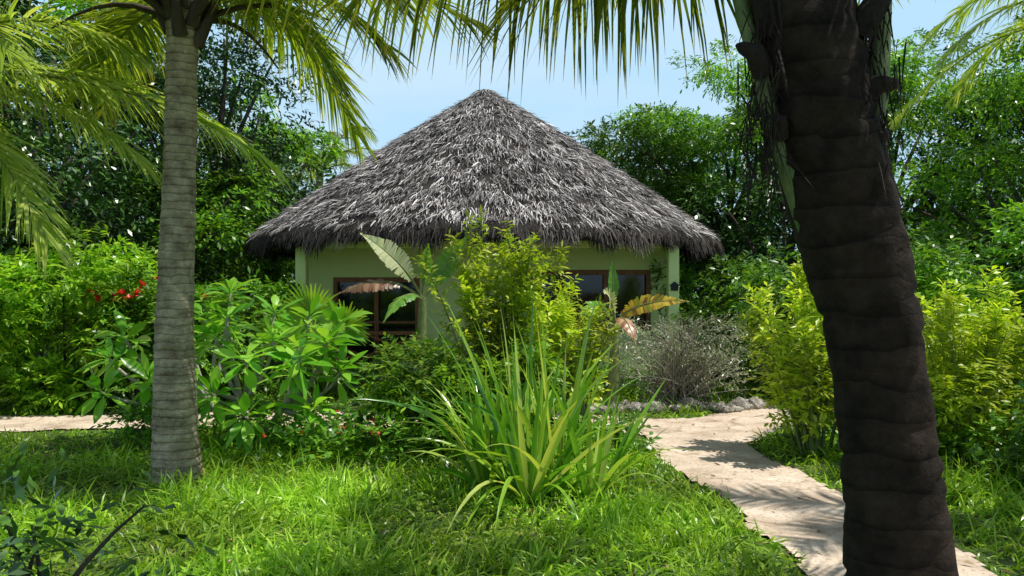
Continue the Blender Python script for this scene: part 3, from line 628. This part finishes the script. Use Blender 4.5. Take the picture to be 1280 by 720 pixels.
for k in range(220):
    a = rng.uniform(0, 2 * np.pi); R_ = rng.uniform(0.2, 1.05); h = rng.uniform(0.4, 1.3) * (1.15 - R_ * 0.5)
    b_ = np.array([bx + rng.normal(0, 0.2), by + rng.normal(0, 0.15), 0]); e_ = np.array([bx + R_ * math.cos(a), by + 0.7 * R_ * math.sin(a), h])
    tube(mb, bez(b_, b_ * [.6, .6, 0] + e_ * [.4, .4, 0.8], e_, np.linspace(0, 1, 6)), np.linspace(0.009, 0.003, 6), 4, 1)
C = np.stack([bx + rng.uniform(-0.85, 0.85, 30), by + rng.uniform(-0.5, 0.4, 30), rng.uniform(0.3, 1.1, 30)], -1)
foliage(mb, C, 0.25, 1100, 6, 0.2, 0.065, 0.016, upb=0.6)
mb.build('dry_twiggy_shrub', [M_dry, M_twig])
shrub('foreground_shrub', -1.95, 3.1, 0.85, 0.42, 12, 130, 0.085, 0.035, M_darktree, z0=0.2, crad=0.2, k=6, droop=0.3)

mb = MB()
pts = []
for (x0, x1, y0, y1, n_, zm) in [(-2.4, 0.6, 7.0, 8.8, 46, 0.28), (-4.2, -2.6, 8.0, 9.0, 20, 0.3), (-8.5, -4.2, 10.4, 11.2, 30, 0.5), (-3.8, 2.8, 11.0, 12.5, 60, 0.5), (0.6, 1.2, 7.4, 8.9, 8, 0.2), (2.9, 5.5, 6.6, 8.8, 34, 0.3), (3.2, 6, 8.9, 9.7, 20, 0.4)]:
    pts.append(np.stack([rng.uniform(x0, x1, n_), rng.uniform(y0, y1, n_), rng.uniform(0.04, zm, n_)], -1))
pts = np.concatenate(pts); pts = pts[path_sd(pts[:, 0], pts[:, 1]) > 0.15]
foliage(mb, pts, 0.27, 4700, 6, 0.16, 0.085, 0.045, upb=0.6, flat=0.6)
pf = np.stack([rng.uniform(-2.2, -0.9, 12), rng.uniform(7.0, 8.0, 12), rng.uniform(0.2, 0.4, 12)], -1)
for p in pf:
    strips(mb, np.repeat(p[None], 5, 0), rdir(5) + UP * 0.5, 0.03, 0.025, nseg=2, mat=1)
mb.build('ground_cover_plants', [M_cover, M_flower])
mb = MB()
hx = np.array([-5.0, 10.7, 0])
C = hx + [0, 0, 1.0] + rng.normal(0, 1, (16, 3)) * [0.35, 0.2, 0.3]
for c_ in C: tube(mb, bez(hx, hx + [0, 0, .6], c_, np.linspace(0, 1, 5)), 0.01, 4, 2)
foliage(mb, C, 0.3, 500, 6, 0.2, 0.1, 0.04)
pf = hx + [0, -0.3, 1.52] + rng.normal(0, 1, (12, 3)) * [0.3, 0.1, 0.06]
for p in pf: strips(mb, np.repeat(p[None], 8, 0), rdir(8) + UP * 0.4, 0.075, 0.05, nseg=2, mat=1)
mb.build('red_hibiscus_bush', [M_cover, M_flower, M_bark])

# ------------------------------------------------------------ frangipani
mb = MB()
base = np.array([-2.75, 8.5, -0.03])
spec = [(-4.3, 8.5, 0.85), (-3.95, 8.3, 1.15), (-3.75, 8.9, 1.3), (-3.4, 8.4, 1.45), (-3.1, 8.8, 1.6), (-2.9, 8.2, 1.35), (-2.6, 8.6, 1.35), (-2.45, 8.2, 1.15), (-2.2, 8.5, 1.3), (-1.95, 8.3, 1.0),
        (-1.75, 8.5, 1.25), (-1.7, 8.2, 0.8), (-2.15, 7.9, 0.75), (-2.6, 7.8, 0.95), (-3.2, 7.9, 0.95), (-3.6, 7.9, 0.75), (-4.05, 8.0, 0.6), (-2.9, 7.7, 0.55), (-1.95, 7.9, 0.45), (-3.35, 9.0, 1.1), (-2.35, 8.9, 1.0), (-2.5, 7.5, 0.4),
        (-3.5, 8.3, 1.15), (-3.0, 8.1, 1.15), (-2.05, 7.7, 0.95), (-1.85, 8.0, 1.1)]
forks = [np.array([-3.2, 8.5, 0.38]), np.array([-2.4, 8.35, 0.35]), np.array([-2.8, 8.3, 0.45])]
for fk in forks: tube(mb, bez(base, (base + fk) / 2 + [0, 0, -0.08], fk, np.linspace(0, 1, 6)), np.linspace(0.05, 0.035, 6), 8, 1)
for tp in spec:
    tp = np.array(tp) + rng.normal(0, 0.04, 3); fk = min(forks, key=lambda f: np.linalg.norm(f - tp)); mid = (fk + tp) / 2 + np.array([(tp - fk)[0] * 0.25, 0, -0.12])
    tt = np.linspace(0, 1, 9); tube(mb, bez(fk, mid, tp, tt), np.linspace(0.03, 0.014, 9), 7, 1)
    ax = nrm(tp - mid + rng.normal(0, 0.08, 3)); n = int(rng.integers(15, 22))
    a = np.arange(n) * 2.4; e = np.linspace(-0.25, 1.0, n)
    X_ = nrm(np.cross(ax, [0.3, 1, 0.1])); Y_ = np.cross(ax, X_)
    D = (X_ * np.cos(a)[:, None] + Y_ * np.sin(a)[:, None]) * np.cos(e)[:, None] + ax * np.sin(e)[:, None] + UP * 0.1 + rng.normal(0, 0.1, (n, 3))
    P = tp + ax * np.linspace(-0.09, 0.02, n)[:, None] + D * 0.03
    strips(mb, P, D, rng.uniform(0.2, 0.36, n), rng.uniform(0.085, 0.125, n), bend=rng.uniform(0.3, 1.2, n), nseg=6, fold=0.25, roll=0.25,
           prof=lambda t: np.sin(np.pi * np.clip(t, 0.05, 0.97) ** 1.2))
mb.build('frangipani_shrub', [M_frangi, M_twig])

# ------------------------------------------------------------ strap-leaf clump
mb = MB()
for (hx, hy, n, sc) in [(0.12, 6.05, 50, 1.12), (-0.18, 6.3, 32, 1.0), (0.36, 6.25, 38, 1.18), (0.1, 6.45, 30, 1.3), (0.6, 6.1, 20, 0.9)]:
    a = rng.uniform(0, 2 * np.pi, n); sp = rng.uniform(0.03, 0.85, n)
    D = np.stack([np.cos(a) * sp, np.sin(a) * sp, np.ones(n)], -1)
    P = np.array([hx, hy, -0.02]) + np.stack([np.cos(a), np.sin(a), np.zeros(n)], -1) * 0.05
    L = rng.uniform(0.7, 1.35, n) * sc
    strips(mb, P, D, L, rng.uniform(0.030, 0.05, n), bend=rng.uniform(0.1, 1.0, n) * (0.5 + sp) * 1.2, nseg=10, fold=0.35, prof=p_strap, roll=0.25)
mb.build('spider_lily_plant', [M_strap])

# ------------------------------------------------------------ banana plants
FC = (0.15, -0.85, 0.5)
mb = MB()
tube(mb, [(-1.25, 10.9, 0), (-1.23, 10.9, 0.8), (-1.22, 10.9, 1.5)], [0.09, 0.075, 0.05], 10, 4)
B = (-1.22, 10.9, 1.45)
frond(mb, B, (-1.38, 10.7, 1.95), (-1.98, 10.5, 2.33), n=34, L=0.19, W=0.04, hang=0.35, mleaf=1, mrib=4, r0=0.022, t0=0.3, banana=True, facing=FC)
frond(mb, B, (-1.6, 10.6, 1.9), (-2.25, 10.4, 1.55), n=26, L=0.2, W=0.05, hang=1.2, mleaf=2, mrib=4, r0=0.022, t0=0.35, banana=True, facing=(0, -0.5, 0.8))
frond(mb, B, (-0.95, 11.0, 1.9), (-0.6, 10.9, 2.33), n=34, L=0.17, W=0.04, hang=0.4, mleaf=0, mrib=4, r0=0.02, t0=0.2, banana=True, facing=FC)
frond(mb, B, (-1.2, 10.9, 1.9), (-1.12, 10.7, 2.2), n=24, L=0.10, W=0.045, hang=0.3, mleaf=0, mrib=4, r0=0.02, t0=0.3, banana=True, facing=FC)
frond(mb, B, (-1.4, 10.4, 1.7), (-1.6, 10.0, 1.2), n=26, L=0.15, W=0.055, hang=1.2, mleaf=0, mrib=4, r0=0.02, t0=0.2, banana=True)
mb.build('banana_plant', [M_bangreen, M_banpale, M_banbrown, M_banyel, M_stemg])
mb = MB()
tube(mb, [(1.30, 10.4, 0), (1.33, 10.4, 0.6), (1.34, 10.4, 1.2)], [0.08, 0.07, 0.04], 10, 4)
B = (1.34, 10.4, 1.15)
frond(mb, B, (1.32, 10.4, 1.6), (1.30, 10.4, 1.95), n=26, L=0.08, W=0.045, hang=0.2, mleaf=0, mrib=4, r0=0.018, t0=0.35, banana=True, facing=FC)
frond(mb, B, (1.55, 10.2, 1.5), (2.2, 10.0, 1.45), n=30, L=0.14, W=0.05, hang=0.6, mleaf=3, mrib=4, r0=0.02, t0=0.2, banana=True, facing=FC)
frond(mb, B, (1.1, 10.2, 1.55), (0.85, 10.0, 1.25), n=24, L=0.14, W=0.05, hang=1.0, mleaf=0, mrib=4, r0=0.02, t0=0.2, banana=True, facing=FC)
frond(mb, B, (1.25, 10.2, 1.6), (1.15, 9.9, 1.55), n=20, L=0.12, W=0.05, hang=0.6, mleaf=1, mrib=4, r0=0.02, t0=0.2, banana=True, facing=FC)
frond(mb, B, (1.4, 10.0, 1.4), (1.5, 9.7, 0.95), n=24, L=0.13, W=0.045, hang=1.2, mleaf=2, mrib=4, r0=0.02, t0=0.2, banana=True)
mb.build('banana_plant.001', [M_bangreen, M_banpale, M_banbrown, M_banyel, M_stemg])

mb = MB()
for (cx, cy, cz, R_) in [(-2.75, 11.0, 1.25, 0.5), (-2.35, 11.2, 1.05, 0.42), (-3.1, 11.1, 0.95, 0.42), (-2.7, 10.8, 0.8, 0.4)]:
    tube(mb, bez((-2.7, 11.0, 0), (cx, cy, cz * 0.6), (cx, cy, cz), np.linspace(0, 1, 6)), 0.012, 5, 1)
    n = 36; a = np.linspace(-0.45, math.pi + 0.45, n)
    D = np.stack([np.cos(a), np.full(n, -0.35), np.sin(a)], -1)
    strips(mb, np.repeat([[cx, cy, cz]], n, 0), D, R_ * rng.uniform(0.85, 1.1, n), 0.045, S=np.stack([-np.sin(a), np.full(n, 0.2), np.cos(a)], -1), bend=0.35, nseg=5, fold=0.4, prof=lambda t: 0.25 + np.sin(np.pi * t ** 0.9) * 0.75)
mb.build('fan_palm', [M_bright, M_stemg])

# ------------------------------------------------------------ stone border
mb = MB()
def rock(mb, c, s):
    bm = bmesh.new(); bmesh.ops.create_icosphere(bm, subdivisions=2, radius=1)
    V = np.array([v.co[:] for v in bm.verts]); F = np.array([[v.index for v in f.verts] for f in bm.faces]); bm.free()
    ph = rng.uniform(0, 6, 3)
    V = V * (1 + 0.22 * np.sin(V[:, [1]] * 3 + ph[0]) + 0.18 * np.sin(V[:, [0]] * 4 + ph[1]) + rng.normal(0, 0.06, (len(V), 1)))
    mb.add(V * s + c, F)
for k in range(40):
    t = k / 39; x = 0.9 + 2.5 * t + rng.normal(0, 0.05); y = 10.2 + 0.3 * np.sin(t * 3) + rng.normal(0, 0.09) + max(0, t - .75) * 2
    s = rng.uniform(0.05, 0.13)
    rock(mb, [x, y, 0.04], [s * rng.uniform(0.9, 1.5), s, s * rng.uniform(0.6, 1)])
for k in range(20):
    t = k / 19; rock(mb, [2.85 + 1.1 * t + rng.normal(0, 0.05), 8.75 + 0.9 * t + rng.normal(0, .05), 0.03], rng.uniform(0.03, 0.08) * np.array([1.2, 1, 0.8]))
mb.build('stone_border', M_stone, smooth=False)
print("TOTAL polys", sum(len(o.data.polygons) for o in scene.objects if o.type == 'MESH'))
